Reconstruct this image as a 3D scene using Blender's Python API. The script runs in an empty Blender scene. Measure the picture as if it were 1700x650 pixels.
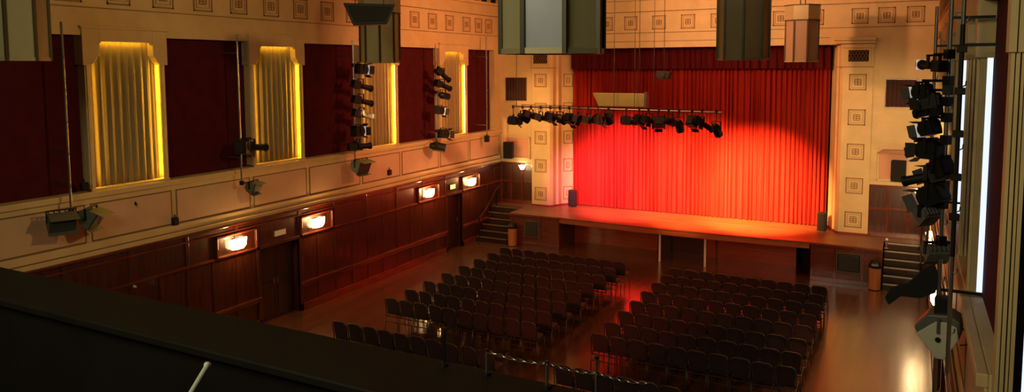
import bpy, math, random
from mathutils import Vector, Matrix
random.seed(7)
SC = bpy.context.scene
COL = SC.collection
PI = math.pi

# ------------------------------------------------------------------ materials
def mat(name, col, rough=.6, metal=0., spec=.5, emit=None, estr=0., noise=0., nscale=6., bump=0., bscale=40., coat=0., sheen=0., trans=0., stretch=None, col2=None):
    m = bpy.data.materials.new(name); m.use_nodes = True
    nt = m.node_tree; b = nt.nodes['Principled BSDF']
    b.inputs['Base Color'].default_value = (*col, 1); b.inputs['Roughness'].default_value = rough
    b.inputs['Metallic'].default_value = metal; b.inputs['Specular IOR Level'].default_value = spec
    b.inputs['Coat Weight'].default_value = coat; b.inputs['Sheen Weight'].default_value = sheen
    b.inputs['Transmission Weight'].default_value = trans
    if emit: b.inputs['Emission Color'].default_value = (*emit, 1); b.inputs['Emission Strength'].default_value = estr
    tc = None
    if noise or bump:
        tc = nt.nodes.new('ShaderNodeTexCoord'); mp = nt.nodes.new('ShaderNodeMapping')
        nt.links.new(tc.outputs['Object'], mp.inputs[0])
        if stretch: mp.inputs['Scale'].default_value = stretch
    if noise:
        n = nt.nodes.new('ShaderNodeTexNoise'); n.inputs['Scale'].default_value = nscale; n.inputs['Detail'].default_value = 6
        nt.links.new(mp.outputs[0], n.inputs['Vector'])
        r = nt.nodes.new('ShaderNodeValToRGB')
        c2 = col2 or tuple(c*(1-noise) for c in col)
        r.color_ramp.elements[0].position = .35; r.color_ramp.elements[1].position = .65
        r.color_ramp.elements[0].color = (*c2, 1); r.color_ramp.elements[1].color = (*col, 1)
        nt.links.new(n.outputs['Fac'], r.inputs[0]); nt.links.new(r.outputs[0], b.inputs['Base Color'])
    if bump:
        n2 = nt.nodes.new('ShaderNodeTexNoise'); n2.inputs['Scale'].default_value = bscale
        nt.links.new(mp.outputs[0], n2.inputs['Vector'])
        bp = nt.nodes.new('ShaderNodeBump'); bp.inputs['Strength'].default_value = bump; bp.inputs['Distance'].default_value = .02
        nt.links.new(n2.outputs['Fac'], bp.inputs['Height']); nt.links.new(bp.outputs[0], b.inputs['Normal'])
    return m

def emis(name, col, s):
    return mat(name, (.02,.02,.02), emit=col, estr=s)

def plank_mat(name, c1, c2, mortar, rough, sx, sy, scale=1., coat=.3, rot=0.):
    m = bpy.data.materials.new(name); m.use_nodes = True
    nt = m.node_tree; b = nt.nodes['Principled BSDF']
    tc = nt.nodes.new('ShaderNodeTexCoord'); mp = nt.nodes.new('ShaderNodeMapping')
    mp.inputs['Rotation'].default_value = (0, 0, rot)
    nt.links.new(tc.outputs['Object'], mp.inputs[0])
    br = nt.nodes.new('ShaderNodeTexBrick'); nt.links.new(mp.outputs[0], br.inputs['Vector'])
    br.inputs['Scale'].default_value = scale; br.inputs['Brick Width'].default_value = sx; br.inputs['Row Height'].default_value = sy
    br.inputs['Mortar Size'].default_value = .004; br.inputs['Color1'].default_value = (*c1, 1)
    br.inputs['Color2'].default_value = (*c2, 1); br.inputs['Mortar'].default_value = (*mortar, 1)
    n = nt.nodes.new('ShaderNodeTexNoise'); n.inputs['Scale'].default_value = 3; n.inputs['Detail'].default_value = 8
    mp2 = nt.nodes.new('ShaderNodeMapping'); mp2.inputs['Scale'].default_value = (.35, 5, 5)
    nt.links.new(mp.outputs[0], mp2.inputs[0]); nt.links.new(mp2.outputs[0], n.inputs['Vector'])
    mx = nt.nodes.new('ShaderNodeMixRGB'); mx.blend_type = 'MULTIPLY'; mx.inputs[0].default_value = .55
    r = nt.nodes.new('ShaderNodeValToRGB'); r.color_ramp.elements[0].color = (.45,.45,.45,1); r.color_ramp.elements[0].position = .3
    r.color_ramp.elements[1].color = (1.15,1.1,1.05,1); r.color_ramp.elements[1].position = .7
    nt.links.new(n.outputs['Fac'], r.inputs[0]); nt.links.new(br.outputs['Color'], mx.inputs[1]); nt.links.new(r.outputs[0], mx.inputs[2])
    nt.links.new(mx.outputs[0], b.inputs['Base Color'])
    n3 = nt.nodes.new('ShaderNodeTexNoise'); n3.inputs['Scale'].default_value = 1.3
    nt.links.new(mp2.outputs[0], n3.inputs['Vector'])
    mr = nt.nodes.new('ShaderNodeMapRange'); mr.inputs['To Min'].default_value = rough*.65; mr.inputs['To Max'].default_value = rough*1.45; nt.links.new(mr.outputs[0], b.inputs['Coat Roughness'])
    nt.links.new(n3.outputs['Fac'], mr.inputs[0]); nt.links.new(mr.outputs[0], b.inputs['Roughness'])
    b.inputs['Coat Weight'].default_value = coat; b.inputs['Coat Roughness'].default_value = rough*.65; b.inputs['Coat IOR'].default_value = 1.75
    return m

def wood_mat(name, c1, c2, rough=.35, axis='Z', coat=.3):
    st = {'Z': (9, 9, .7), 'Y': (9, .7, 9), 'X': (.7, 9, 9)}[axis]
    return mat(name, c1, rough=rough, noise=.4, nscale=2.2, col2=c2, stretch=st, coat=coat)

M = {}
M['cream'] = mat('cream_paint', (.65,.51,.26), .55, noise=.12, nscale=2)
M['cream_panel'] = mat('buff_panel_paint', (.62,.43,.27), .6, noise=.1, nscale=1.5)
M['line'] = mat('dark_joint_paint', (.20,.12,.05), .7)
M['motif'] = mat('stencil_brown_paint', (.30,.17,.07), .7)
M['maroon'] = mat('maroon_acoustic_cloth', (.070,.006,.010), .95, spec=.2, noise=.25, nscale=3)
M['wood'] = wood_mat('mahogany_panelling', (.072,.016,.007), (.034,.008,.004), .32, 'Z', .35)
M['wood_rail'] = wood_mat('mahogany_rail', (.17,.036,.014), (.09,.018,.008), .22, 'Y', .6)
M['wood_dark'] = wood_mat('dark_door_wood', (.032,.011,.006), (.018,.007,.004), .4, 'Z', .2)
M['stage_face'] = wood_mat('stage_front_wood', (.16,.04,.018), (.09,.022,.011), .35, 'X', .25)
M['floor'] = plank_mat('oak_strip_floor', (.155,.060,.025), (.105,.040,.018), (.03,.015,.008), .21, 1.6, .11, coat=1., rot=PI/2)
M['stage_floor'] = plank_mat('stage_boards', (.27,.095,.03), (.21,.07,.024), (.08,.03,.01), .38, 2.4, .14, coat=.25)
M['black'] = mat('black_metal_paint', (.006,.006,.0065), .5, spec=.3)
M['blackcloth'] = mat('black_cloth', (.008,.009,.008), .9)
M['grey'] = mat('grey_metal_paint', (.10,.11,.10), .5)
M['palegrey'] = mat('pale_grey_enamel', (.50,.52,.42), .5)
M['steel'] = mat('steel_tube', (.33,.32,.31), .3, metal=.9)
M['chrome'] = mat('polished_chrome', (.26,.25,.21), .16, metal=1.)
M['lens'] = mat('lens_glass', (.04,.055,.06), .08, spec=.7)
M['gelwhite'] = mat('white_gel_frame_glow', (.85,.8,.78), .5, emit=(1,.85,.8), estr=.35)  # slight emission painted in so the frame looks lit
M['gelred'] = mat('red_gel', (.6,.03,.03), .4)
M['lanternglass'] = mat('frosted_olive_glass', (.46,.41,.22), .35, noise=.15, nscale=2, stretch=(1,1,.3), trans=.12)
M['lanternpink'] = mat('frosted_pinkish_glass', (.40,.28,.20), .4, noise=.12, nscale=2, stretch=(1,1,.3), trans=.1)
M['lanternsheen'] = mat('frosted_glass_daylight_sheen', (.46,.49,.53), .22, noise=.15, nscale=3, stretch=(1,1,.25), coat=.5)  # greyer pane colour stands in for reflected daylight
M['mullion'] = mat('bronze_mullion', (.07,.055,.025), .45, metal=.4)
M['lantern_edge'] = mat('pale_brass_edging', (.42,.35,.2), .4, metal=.3)
M['winefabric'] = mat('wine_upholstery', (.048,.016,.014), .85, noise=.25, nscale=9, sheen=.15)
M['chairframe'] = mat('bronze_chair_tube', (.10,.085,.055), .38, metal=.6)
M['rubber'] = mat('rubber', (.01,.01,.01), .8)
M['voile'] = mat('ivory_curtain', (.27,.21,.11), .8, noise=.15, nscale=5, stretch=(4,4,.2))
M['maroondrape'] = mat('maroon_drape', (.16,.02,.04), .85, noise=.2, nscale=5, stretch=(4,4,.2))
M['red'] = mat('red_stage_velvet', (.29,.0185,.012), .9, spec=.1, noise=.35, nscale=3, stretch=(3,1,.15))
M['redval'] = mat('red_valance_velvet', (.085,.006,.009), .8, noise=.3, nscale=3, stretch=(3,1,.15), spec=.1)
M['tube'] = emis('yellow_neon', (1.,.52,.03), 62.)
M['tubelow'] = emis('yellow_neon_dim', (1.,.52,.03), 26.)
M['tubewhite'] = emis('daylight_gap', (.72,.80,1.), 1.1)
M['lamp'] = emis('warm_lamp_glass', (1.,.62,.24), 20.)
M['lampr'] = emis('pale_lamp_glass', (1.,.85,.5), 9.)
M['exit'] = emis('green_yellow_sign', (.85,.8,.2), 1.6)
M['paper'] = mat('white_notice', (.7,.66,.6), .7)
M['copper'] = mat('copper_brown_enamel', (.62,.24,.09), .38, metal=.35)
M['grille'] = mat('dark_grille', (.009,.009,.010), .7, spec=.2)
M['paneldark'] = mat('brown_speaker_cloth', (.045,.014,.012), .9)
M['yellowboard'] = mat('pale_yellow_board', (.24,.25,.085), .6, noise=.1, nscale=3)
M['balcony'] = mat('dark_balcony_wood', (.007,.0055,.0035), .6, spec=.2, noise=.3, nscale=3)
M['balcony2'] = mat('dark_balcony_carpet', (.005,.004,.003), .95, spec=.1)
M['salmon'] = mat('salmon_paint', (.62,.32,.2), .6)
M['orange_wood'] = wood_mat('orange_wood', (.36,.12,.04), (.26,.08,.03), .4, 'X', .2)
M['apron_panel_lit'] = wood_mat('apron_panel_wood_lit', (.34,.075,.026), (.22,.045,.017), .35, 'X', .25)  # brighter copy of the stage front wood, coloured to look lit
M['white_post'] = mat('white_painted_post', (.75,.70,.62), .4)
M['redskirt'] = mat('red_plinth_cloth', (.25,.02,.03), .8)
M['nosing_dark'] = mat('dark_tread_nosing', (.13,.09,.06), .45)
M['nosing'] = mat('pale_tread_nosing', (.42,.36,.30), .45)  # paler nosing, used on the right steps only

# ------------------------------------------------------------------ mesh builder
class MB:
    def __init__(s): s.v = []; s.f = []
    def add(s, vs, fs):
        n = len(s.v); s.v += [tuple(v) for v in vs]; s.f += [tuple(i+n for i in f) for f in fs]; return s
    def box(s, x0, x1, y0, y1, z0, z1):
        if x0 > x1: x0, x1 = x1, x0
        if y0 > y1: y0, y1 = y1, y0
        if z0 > z1: z0, z1 = z1, z0
        return s.add([(x0,y0,z0),(x1,y0,z0),(x1,y1,z0),(x0,y1,z0),(x0,y0,z1),(x1,y0,z1),(x1,y1,z1),(x0,y1,z1)],
                     [(0,3,2,1),(4,5,6,7),(0,1,5,4),(1,2,6,5),(2,3,7,6),(3,0,4,7)])
    def mbox(s, mtx, hx, hy, hz):
        vs = [mtx @ Vector((a*hx, b*hy, c*hz)) for c in (-1,1) for a,b in ((-1,-1),(1,-1),(1,1),(-1,1))]
        return s.add(vs, [(0,3,2,1),(4,5,6,7),(0,1,5,4),(1,2,6,5),(2,3,7,6),(3,0,4,7)])
    def cyl(s, p0, p1, r0, r1=None, n=12, caps=True):
        r1 = r0 if r1 is None else r1
        p0 = Vector(p0); p1 = Vector(p1); d = (p1-p0).normalized()
        a = d.orthogonal().normalized(); b = d.cross(a)
        vs = []
        for p, r in ((p0,r0),(p1,r1)):
            for k in range(n):
                t = 2*PI*k/n; vs.append(p + a*math.cos(t)*r + b*math.sin(t)*r)
        fs = [(k, (k+1)%n, n+(k+1)%n, n+k) for k in range(n)]
        if caps: fs += [tuple(range(n-1,-1,-1)), tuple(range(n, 2*n))]
        return s.add(vs, fs)
    def tube(s, pts, r, n=8):
        pts = [Vector(p) for p in pts]; N = len(pts); vs = []; up = None
        for i, p in enumerate(pts):
            d = (pts[min(i+1,N-1)] - pts[max(i-1,0)]).normalized()
            if up is None: up = d.orthogonal().normalized()
            a = (up - d*up.dot(d)).normalized(); up = a; b = d.cross(a)
            for k in range(n):
                t = 2*PI*k/n; vs.append(p + a*math.cos(t)*r + b*math.sin(t)*r)
        fs = [(i*n+k, i*n+(k+1)%n, (i+1)*n+(k+1)%n, (i+1)*n+k) for i in range(N-1) for k in range(n)]
        fs += [tuple(range(n-1,-1,-1)), tuple(range((N-1)*n, N*n))]
        return s.add(vs, fs)
    def prism(s, poly, axis, a, b):
        """poly: 2D points; axis 'X' -> (y,z), 'Y' -> (x,z), 'Z' -> (x,y)"""
        def P(u, w, t): return {'X': (t,u,w), 'Y': (u,t,w), 'Z': (u,w,t)}[axis]
        n = len(poly)
        vs = [P(u,w,a) for u,w in poly] + [P(u,w,b) for u,w in poly]
        fs = [tuple(range(n-1,-1,-1)), tuple(range(n,2*n))] + [(i,(i+1)%n,n+(i+1)%n,n+i) for i in range(n)]
        return s.add(vs, fs)
    def rot(s, mtx):
        s.v = [tuple(mtx @ Vector(v)) for v in s.v]; return s
    def build(s, name, m, parent=None, local=False, smooth=False, bevel=0., kind=None):
        me = bpy.data.meshes.new(name)
        off = Vector((0,0,0))
        if parent is not None and not local:
            q = parent
            while q is not None: off = off + q.location; q = q.parent
        me.from_pydata([tuple(Vector(v)-off) for v in s.v], [], s.f)
        me.materials.append(m if not isinstance(m, str) else M[m])
        import bmesh
        bm = bmesh.new(); bm.from_mesh(me); bmesh.ops.recalc_face_normals(bm, faces=bm.faces); bm.to_mesh(me); bm.free()
        if smooth:
            for p in me.polygons: p.use_smooth = True
        o = bpy.data.objects.new(name, me); COL.objects.link(o)
        if parent is not None: o.parent = parent
        if bevel:
            bv = o.modifiers.new('bevel', 'BEVEL'); bv.width = bevel; bv.segments = 2; bv.limit_method = 'ANGLE'
        if kind: o['kind'] = kind
        return o

def thing(name, label, cat, loc=(0,0,0), rotz=0., group=None, kind=None):
    o = bpy.data.objects.new(name, None); COL.objects.link(o); o.empty_display_size = .1
    o.location = loc; o.rotation_euler = (0,0,rotz); o['label'] = label; o['category'] = cat
    if group: o['group'] = group
    if kind: o['kind'] = kind
    return o
def tag(o, label, cat, group=None, kind=None):
    o['label'] = label; o['category'] = cat
    if group: o['group'] = group
    if kind: o['kind'] = kind
    return o

ORD = ['first','second','third','fourth','fifth','sixth','seventh','eighth','ninth','tenth','eleventh','twelfth']
LX, RX = -14.76, .64           # wood / surround planes of the side walls
BY = 26.85                     # wall around the stage opening
BACK = 27.95
TOPZ = 10.6
HS = 1.2                       # stage height

# ------------------------------------------------------------------ floor, ceiling
tag(MB().box(LX-.35, RX+.35, -3, 28.3, -.15, 0).build('floor', 'floor', kind='structure'), 'dark polished strip wood floor of the hall', 'floor', kind='structure')
tag(MB().box(LX-.35, RX+.35, -3, 28.3, TOPZ, TOPZ+.15).build('ceiling', 'cream', kind='structure'), 'cream ceiling high above the hall', 'ceiling', kind='structure')

# ------------------------------------------------------------------ side walls
WC = [10.37 + 4.32*k for k in range(-2, 4)]   # window centres along the hall
HW = .975
def side_wall(side):
    s = 1 if side == 'left' else -1
    X0 = LX if side == 'left' else RX
    def fx(d): return X0 - s*d                     # d metres behind the plane (negative: into the room)
    Y0, Y1 = (3.0 if side == 'left' else 7.05), 28.2
    # ---- mahogany dado
    w = thing('wall_'+side, 'mahogany panelled and cream upper wall on the %s of the hall' % side, 'wall', (0,0,0), kind='structure')
    doors = [(13.85, 15.28), (22.78, 23.78)]
    mb = MB(); ys = [Y0] + [v for d in doors for v in d] + [Y1]
    for i in range(0, len(ys), 2): mb.box(fx(0), fx(.34), ys[i], ys[i+1], 0, 2.86)
    for a, b in doors: mb.box(fx(0), fx(.34), a, b, 2.06, 2.86)
    mb.build('panelling', 'wood', w)
    st = MB(); rl = MB()
    segs = [(Y0, 13.85), (15.28, 22.78), (23.78, 26.4 if side=='left' else 26.4)]
    for a, b in segs:
        n = max(1, round((b-a)/.72)); 
        for i in range(n+1):
            y = a + (b-a)*i/n; y = min(max(y, a+.05), b-.05)
            st.box(fx(0), fx(-.014), y-.045, y+.045, .2, 2.08)
            if i % 2 == 0: st.box(fx(0), fx(-.018), y-.05, y+.05, 2.08, 2.84)
        rl.box(fx(0), fx(-.07), a, b, .72, .80).box(fx(0), fx(-.045), a, b, .66, .70)
        rl.box(fx(0), fx(-.05), a, b, 0, .2)
    rl.box(fx(0), fx(-.045), Y0, 26.8, 2.06, 2.12).box(fx(0), fx(-.03), Y0, 26.8, 2.66, 2.70)
    rl.box(fx(0), fx(-.10), Y0, 26.8, 2.83, 2.88)
    st.build('stile', 'wood', w, bevel=.008); rl.build('rail', 'wood_rail', w, bevel=.01)
    # ---- cream band above
    cb = MB(); cb.box(fx(0), fx(.34), Y0, Y1, 2.88, 4.2)
    cb.box(fx(-.06), fx(0), Y0, 26.8, 2.88, 3.0).box(fx(-.035), fx(0), Y0, 26.8, 3.0, 3.16)
    cb.box(fx(-.03), fx(0), Y0, 26.8, 3.96, 4.08).box(fx(-.09), fx(.0), Y0, 26.8, 4.08, 4.2)
    cb.build('cream_band', 'cream', w, bevel=.012)
    divs = [c+q*(HW+.04) for c in WC for q in (-1,1)]
    divs = [d for d in divs if Y0 < d < 26.6] 
    pn = MB(); ln = MB(); pts = [Y0]+divs+[26.75]
    for a, b in zip(pts[:-1], pts[1:]):
        pn.box(fx(0), fx(-.012), a+.08, b-.08, 3.2, 3.93)
        for yy in (a+.07, b-.07): ln.box(fx(0), fx(-.018), yy-.012, yy+.012, 3.18, 3.95)
        for zz in (3.18, 3.95): ln.box(fx(0), fx(-.018), a+.07, b-.07, zz-.013, zz+.013)
    ln.box(fx(-.04), fx(-.064), Y0, 26.8, 2.985, 3.0)
    pn.build('buff_panel', 'cream_panel', w); ln.build('joint_line', 'line', w)
    # ---- upper register: maroon cloth panels set back, lintel, frieze, cornice
    up = MB(); up.box(fx(.26), fx(.34), Y0, Y1, 4.2, 7.38)
    up.box(fx(0), fx(.34), Y0, Y1, 7.38, 7.93)
    up.box(fx(-.03), fx(.34), Y0, Y1, 7.93, 7.985)
    up.box(fx(.02), fx(.34), Y0, Y1, 7.985, 8.70)
    up.box(fx(-.06), fx(.34), Y0, Y1, 8.70, 8.78).box(fx(-.0), fx(.34), Y0, Y1, 8.78, 9.12)
    up.box(fx(-.10), fx(.34), Y0, Y1, 9.12, 9.22).box(fx(.2), fx(.34), Y0, Y1, 9.22, TOPZ)
    up.box(fx(0), fx(.34), 26.0+.37, Y1, 4.2, 7.38)
    up.build('upper_wall', 'cream', w)
    gr = MB()
    gr.box(fx(.14), fx(.2), Y0, 26.8, 9.22, 9.9); gr.build('clerestory_grille', 'grille', w)
    gv = MB()
    y = Y0
    while y < 26.8: gv.box(fx(.0), fx(.16), y, y+.05, 9.22, 9.9); y += .72
    gv.build('clerestory_post', 'cream', w)
    mp = MB(); edges = [Y0] + [v for c in WC if c-HW > Y0 for v in (c-HW+.07, c+HW-.07)] + [26.37]
    for i in range(0, len(edges)-1, 2): mp.box(fx(.235 if side=='left' else .12), fx(.26), edges[i], edges[i+1], 4.2, 7.38)
    mp.build('maroon_panel', 'maroon', w)['label'] = 'dark maroon cloth panels between the windows'
    # joint line of frieze
    fl = MB().box(fx(-.03), fx(-.036), Y0, 26.8, 7.935, 7.95).box(fx(-.061), fx(-.066), Y0, 26.8, 8.70, 8.715)
    fl.build('frieze_line', 'line', w)
    sq = [10.0+1.07*k for k in range(-6, 10)] + [20.69, 21.75, 22.85, 24.02, 24.90, 25.68]
    for y in sq:
        if y < Y0: continue
        motif('X', fx(.02), -s, y+.27, 8.30, .27, w)
    return fx, w

def motif(axis, plane, sgn, u, z, h, parent):
    """square stencilled ornament: outer frame, inner frame, small key"""
    t = -sgn*.012 if axis == 'X' else -.012
    mb = MB()
    def bar(u0,u1,z0,z1):
        if axis == 'X': mb.box(plane, plane+t*sgn*sgn if False else plane+(.012 if sgn<0 else -.012), u0,u1,z0,z1)
        else: mb.box(u0,u1, plane, plane-.012, z0,z1)
    for hh, w in ((h,.036),(h*.70,.010)):
        bar(u-hh,u+hh,z+hh-w,z+hh); bar(u-hh,u+hh,z-hh,z-hh+w); bar(u-hh,u-hh+w,z-hh,z+hh); bar(u+hh-w,u+hh,z-hh,z+hh)
    k = h*.36
    for zz in (-k, -k*.33, k*.33, k): bar(u-k,u+k,z+zz-.013,z+zz+.013)
    for uu in (-k, 0, k): bar(u+uu-.012,u+uu+.012,z-k,z+k)
    return mb.build('square_ornament', 'motif', parent)

def window_bay(c, n, side, fx):
    near = 'n'
    L = side == 'left'
    w = thing('window_%d' % n, 'tall recessed window bay with notched hood on the %s wall, %s from the balcony' % (side, ORD[n-1 if L else n-6]), 'window', (0,0,0), kind='structure')
    # surround outline with stepped (eared) opening, standing forward of the maroon panels
    yo = HW
    poly_hood = [(c-yo,7.52),(c-yo,6.78),(c-yo+.17,6.78),(c-yo+.25,6.84),(c-yo+.30,6.92),(c-yo+.36,6.98),(c-yo+.36,7.20),(c-yo+.42,7.26),
                 (c+yo-.42,7.26),(c+yo-.36,7.20),(c+yo-.36,6.98),(c+yo-.30,6.92),(c+yo-.25,6.84),(c+yo-.17,6.78),(c+yo,6.78),(c+yo,7.52)]
    # hood as strips (concave polygon: split left / top / right)
    mb = MB()
    a, b = fx(-.05), fx(.235)
    mb.prism([(c-yo,6.78),(c-yo+.17,6.78),(c-yo+.25,6.84),(c-yo+.30,6.92),(c-yo+.36,6.98),(c-yo+.36,7.52),(c-yo,7.52)], 'X', a, b)
    mb.prism([(c+yo,6.78),(c+yo-.17,6.78),(c+yo-.25,6.84),(c+yo-.30,6.92),(c+yo-.36,6.98),(c+yo-.36,7.52),(c+yo,7.52)], 'X', a, b)
    mb.prism([(c-yo+.36,7.20),(c-yo+.42,7.26),(c+yo-.42,7.26),(c+yo-.36,7.20),(c+yo-.36,7.52),(c-yo+.36,7.52)], 'X', a, fx(.03))
    mb.box(fx(.031), b, c-yo+.361, c+yo-.361, 7.40, 7.519)
    mb.box(fx(-.09), fx(.0), c-yo-.04, c+yo+.04, 7.52, 7.57)
    mb.build('hood', 'cream', w, bevel=.012)
    jb = MB()
    for sg in (-1,1):
        y1 = c+sg*(yo-.05); y2 = c+sg*(yo-.17)
        if L:
            jb.box(fx(-.0), fx(.03), y1, y2, 4.2, 6.78)
            jb.box(fx(.03), fx(.235), y1, c+sg*(yo-.065), 4.2, 6.78)
        else:
            if sg < 0: jb.box(fx(-.0 if n > 5 else -.03), fx(.06 if n > 5 else .0), y1, y2, 4.2, 6.78)
            else:
                for k, (d0, d1, dy) in enumerate(((0,.022,.0),(.022,.034,.035),(.034,.062,.0),(.062,.074,.04),(.074,.10,.012),(.10,.112,.05),(.112,.15,.02),(.15,.235,.05))):
                    jb.box(fx(d0), fx(d1), y1, y2+dy, 4.2, 6.78)
        jb.box(fx(-.03), fx(.0), c+sg*(yo-.07), c+sg*(yo-.11), 4.2, 6.78)
    jb.build('jamb', 'cream', w, bevel=.01)
    MB().box(fx(-.04), fx(.235), c-yo+.05, c+yo-.05, 4.2, 4.25).build('sill', 'cream', w, bevel=.01)
    # hanging curtain inside
    def drape(y0, y1, z0, z1, x, amp, pitch, ny, nm, m, lab):
        vs = []; nz = 10; g = MB()
        for j in range(nz+1):
            for i in range(ny+1):
                y = y0+(y1-y0)*i/ny
                ph = 2*PI*(y-y0)/pitch
                d = amp*(math.sin(ph)+.4*math.sin(2.3*ph+j*.12))*(.7+.5*j/nz*0+.3*(1-j/nz))
                vs.append((x - (1 if L else -1)*d, y, z0+(z1-z0)*j/nz))
        fs = [(j*(ny+1)+i, j*(ny+1)+i+1, (j+1)*(ny+1)+i+1, (j+1)*(ny+1)+i) for j in range(nz) for i in range(ny)]
        g.add(vs, fs); o = g.build(nm, m, smooth=True)
        sol = o.modifiers.new('thick', 'SOLIDIFY'); sol.thickness = .006
        return o
    nth = {1:'leftmost, nearest the balcony', 2:'second from the balcony', 3:'third from the balcony', 4:'fourth from the balcony, nearest the stage'}
    if L:
        o = drape(c-yo+.085, c+yo-.085, 4.25, 7.40, fx(.155), .026, .17, 110, 'curtain', 'voile', '')
        tag(o, 'ivory pleated curtain in the glowing window, %s' % nth[n], 'curtain', 'ivory curtains in the left windows')
        for sg, mm in ((-1,'tubelow'), (1,'tube')):
            MB().cyl((fx(.060), c+sg*(yo-.105), 4.28), (fx(.060), c+sg*(yo-.105), 6.9), .020).build('neon_tube', mm, w)
        MB().cyl((fx(.06), c-yo+.45, 7.31), (fx(.06), c+yo-.45, 7.31), .014).build('neon_tube', 'tubelow', w)
        MB().box(fx(.18), fx(.235), c-yo+.17, c+yo-.17, 4.25, 7.26).build('back_board', 'cream', w)
    else:
        o = drape(c-yo+.2, c+yo-.24, 4.25, 7.2, fx(.15), .03, .17, 60, 'curtain', 'voile', '')
        tag(o, 'ivory drape in the unlit right wall window, %s' % {6:'beyond the nearest lighting boom',7:'second beyond the boom',8:'third beyond the boom',9:'closest to the stage'}[n], 'curtain', 'ivory drapes in the right windows')
        g0, g1 = (.062, .115) if n > 5 else (.0, .03)
        MB().box(fx(g0), fx(g1), c-yo+.055-(.01 if n==5 else 0), c-yo+.075, 4.22, 6.79).build('daylight_gap', 'tubewhite', w)
        MB().box(fx(.115), fx(.235), c-yo+.05, c-yo+.17, 4.2, 6.79).build('reveal_cloth', 'maroondrape', w)
        MB().box(fx(.18), fx(.235), c-yo+.17, c+yo-.17, 4.25, 7.26).build('back_board', 'maroon', w)
    return w

fxL, wallL = side_wall('left')
fxR, wallR = side_wall('right')
for i, c in enumerate(WC[2:]): window_bay(c, i+1, 'left', fxL)
for i, c in enumerate(WC[2:]): window_bay(c, i+6, 'right', fxR)
# fluted pier that ends the right wall at the balcony
p = thing('trim_3', 'fluted olive pier at the near end of the right wall with a daylight slit', 'pier', (0,0,0), kind='structure')
f = MB()
for k, (a, b, d) in enumerate(((.66,.685,0),(.685,.694,.05),(.694,.72,.01),(.72,.732,.06),(.732,.75,.02),(.75,.758,.06),(.758,.785,.03),(.785,.84,.09))):
    f.box(a, b, 6.86+d, 7.05, 0, 6.80)
f.build('fluted_face', 'cream', p)
MB().box(.785,.842,6.90,6.96,0,6.80).box(.885,1.3,6.88,7.05,0,6.8).build('dark_strip','balcony2',p)
MB().box(.842,.885,6.90,6.95,0,6.79).build('daylight_gap','tubewhite',p)
h = MB().box(.64,.69,6.83,7.05,6.80,TOPZ).box(.69,.70,6.88,7.05,6.80,TOPZ).box(.70,.74,6.85,7.05,6.80,TOPZ).box(.74,.75,6.9,7.05,6.80,TOPZ).box(.75,.80,6.86,7.05,6.80,TOPZ)
h.build('upper_pier','cream',p)
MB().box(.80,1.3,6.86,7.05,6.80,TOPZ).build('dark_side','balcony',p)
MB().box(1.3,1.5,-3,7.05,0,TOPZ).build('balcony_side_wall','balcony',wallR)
# dark blocking side wall stretch under the balcony/behind camera is left open

# ------------------------------------------------------------------ doors in the left / right wall
def door(n, fx, y0, y1, lab, leaves=2):
    d = thing('door_%d' % n, lab, 'door', (0,0,0), kind='structure')
    fr = MB().box(fx(-.05), fx(.06), y0-.09, y0, 0, 2.12).box(fx(-.05), fx(.06), y1, y1+.09, 0, 2.12).box(fx(-.05), fx(.06), y0-.09, y1+.09, 2.04, 2.13)
    fr.build('door_frame', 'wood', d, bevel=.008)
    wd = (y1-y0)/leaves
    for k in range(leaves):
        a, b = y0+wd*k+.006, y0+wd*(k+1)-.006
        lf = MB().box(fx(.20), fx(.25), a, b, .01, 2.05)
        for q0, q1 in ((.12,.95),(1.05,1.95)):
            lf.box(fx(.185), fx(.2), a+.09, b-.09, q0, q1)
        lo = lf.build('door_leaf', 'wood_dark', d, bevel=.006)
        yk = b-.06 if k == 0 else a+.06
        MB().cyl((fx(.20), yk, 1.0), (fx(.15), yk, 1.0), .012).cyl((fx(.15), yk, .93), (fx(.15), yk, 1.12), .012).build('door_handle', 'steel', lo)
    MB().box(fx(.3), fx(.34), y0, y1, 0, 2.06).build('backing', 'wood_dark', d)
door(1, fxL, 13.85, 15.28, 'dark double door recessed in the left panelling, nearest the balcony')
door(2, fxL, 22.78, 23.78, 'dark narrow doorway in the left panelling by the stage steps', 1)
door(3, fxR, 13.85, 15.28, 'dark double door in the right panelling, nearest the balcony')
door(4, fxR, 22.78, 23.78, 'dark doorway in the right panelling near the stage steps', 1)

def sconce(x, s, y, label, group, m='lamp', z=2.36, e=26., col=(1,.55,.2), frame=True):
    """lamp set in a framed mahogany panel; s = +1 room is toward +x"""
    t = thing('wall_lamp', label, 'lamp', (x, y, z), 0, group)
    def b(mb, d0, d1, y0, y1, z0, z1): mb.box(s*d0, s*d1, y0, y1, z0, z1)
    f = MB()
    if frame:
        b(f,.0,.075,-.65,-.60,-.27,.27); b(f,0,.075,.60,.65,-.27,.27); b(f,0,.075,-.65,.65,.225,.27); b(f,0,.075,-.65,.65,-.27,-.225)
        f.build('frame', 'wood_rail', t, local=True, bevel=.01)
    bp = MB(); b(bp, .03,.05,-.11,.11,-.13,.13); bp.build('back_plate', 'steel', t, local=True)
    sh = MB()
    # half-cylinder glass bowl
    n = 12; vs = []; 
    for zz, rr in ((-.13,.13),(-.07,.175),(.12,.195)):
        for k in range(n+1):
            a = PI*k/n; vs.append((s*(.05+rr*.75*math.sin(a)), -rr*1.45*math.cos(a), zz))
    fs = [(j*(n+1)+k, j*(n+1)+k+1, (j+1)*(n+1)+k+1, (j+1)*(n+1)+k) for j in range(2) for k in range(n)]
    fs.append(tuple(range(n+1))); fs.append(tuple(range(2*(n+1), 3*(n+1))))
    sh.add(vs, fs); sh.build('lamp_shade', m, t, local=True, smooth=False)
    return t
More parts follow.
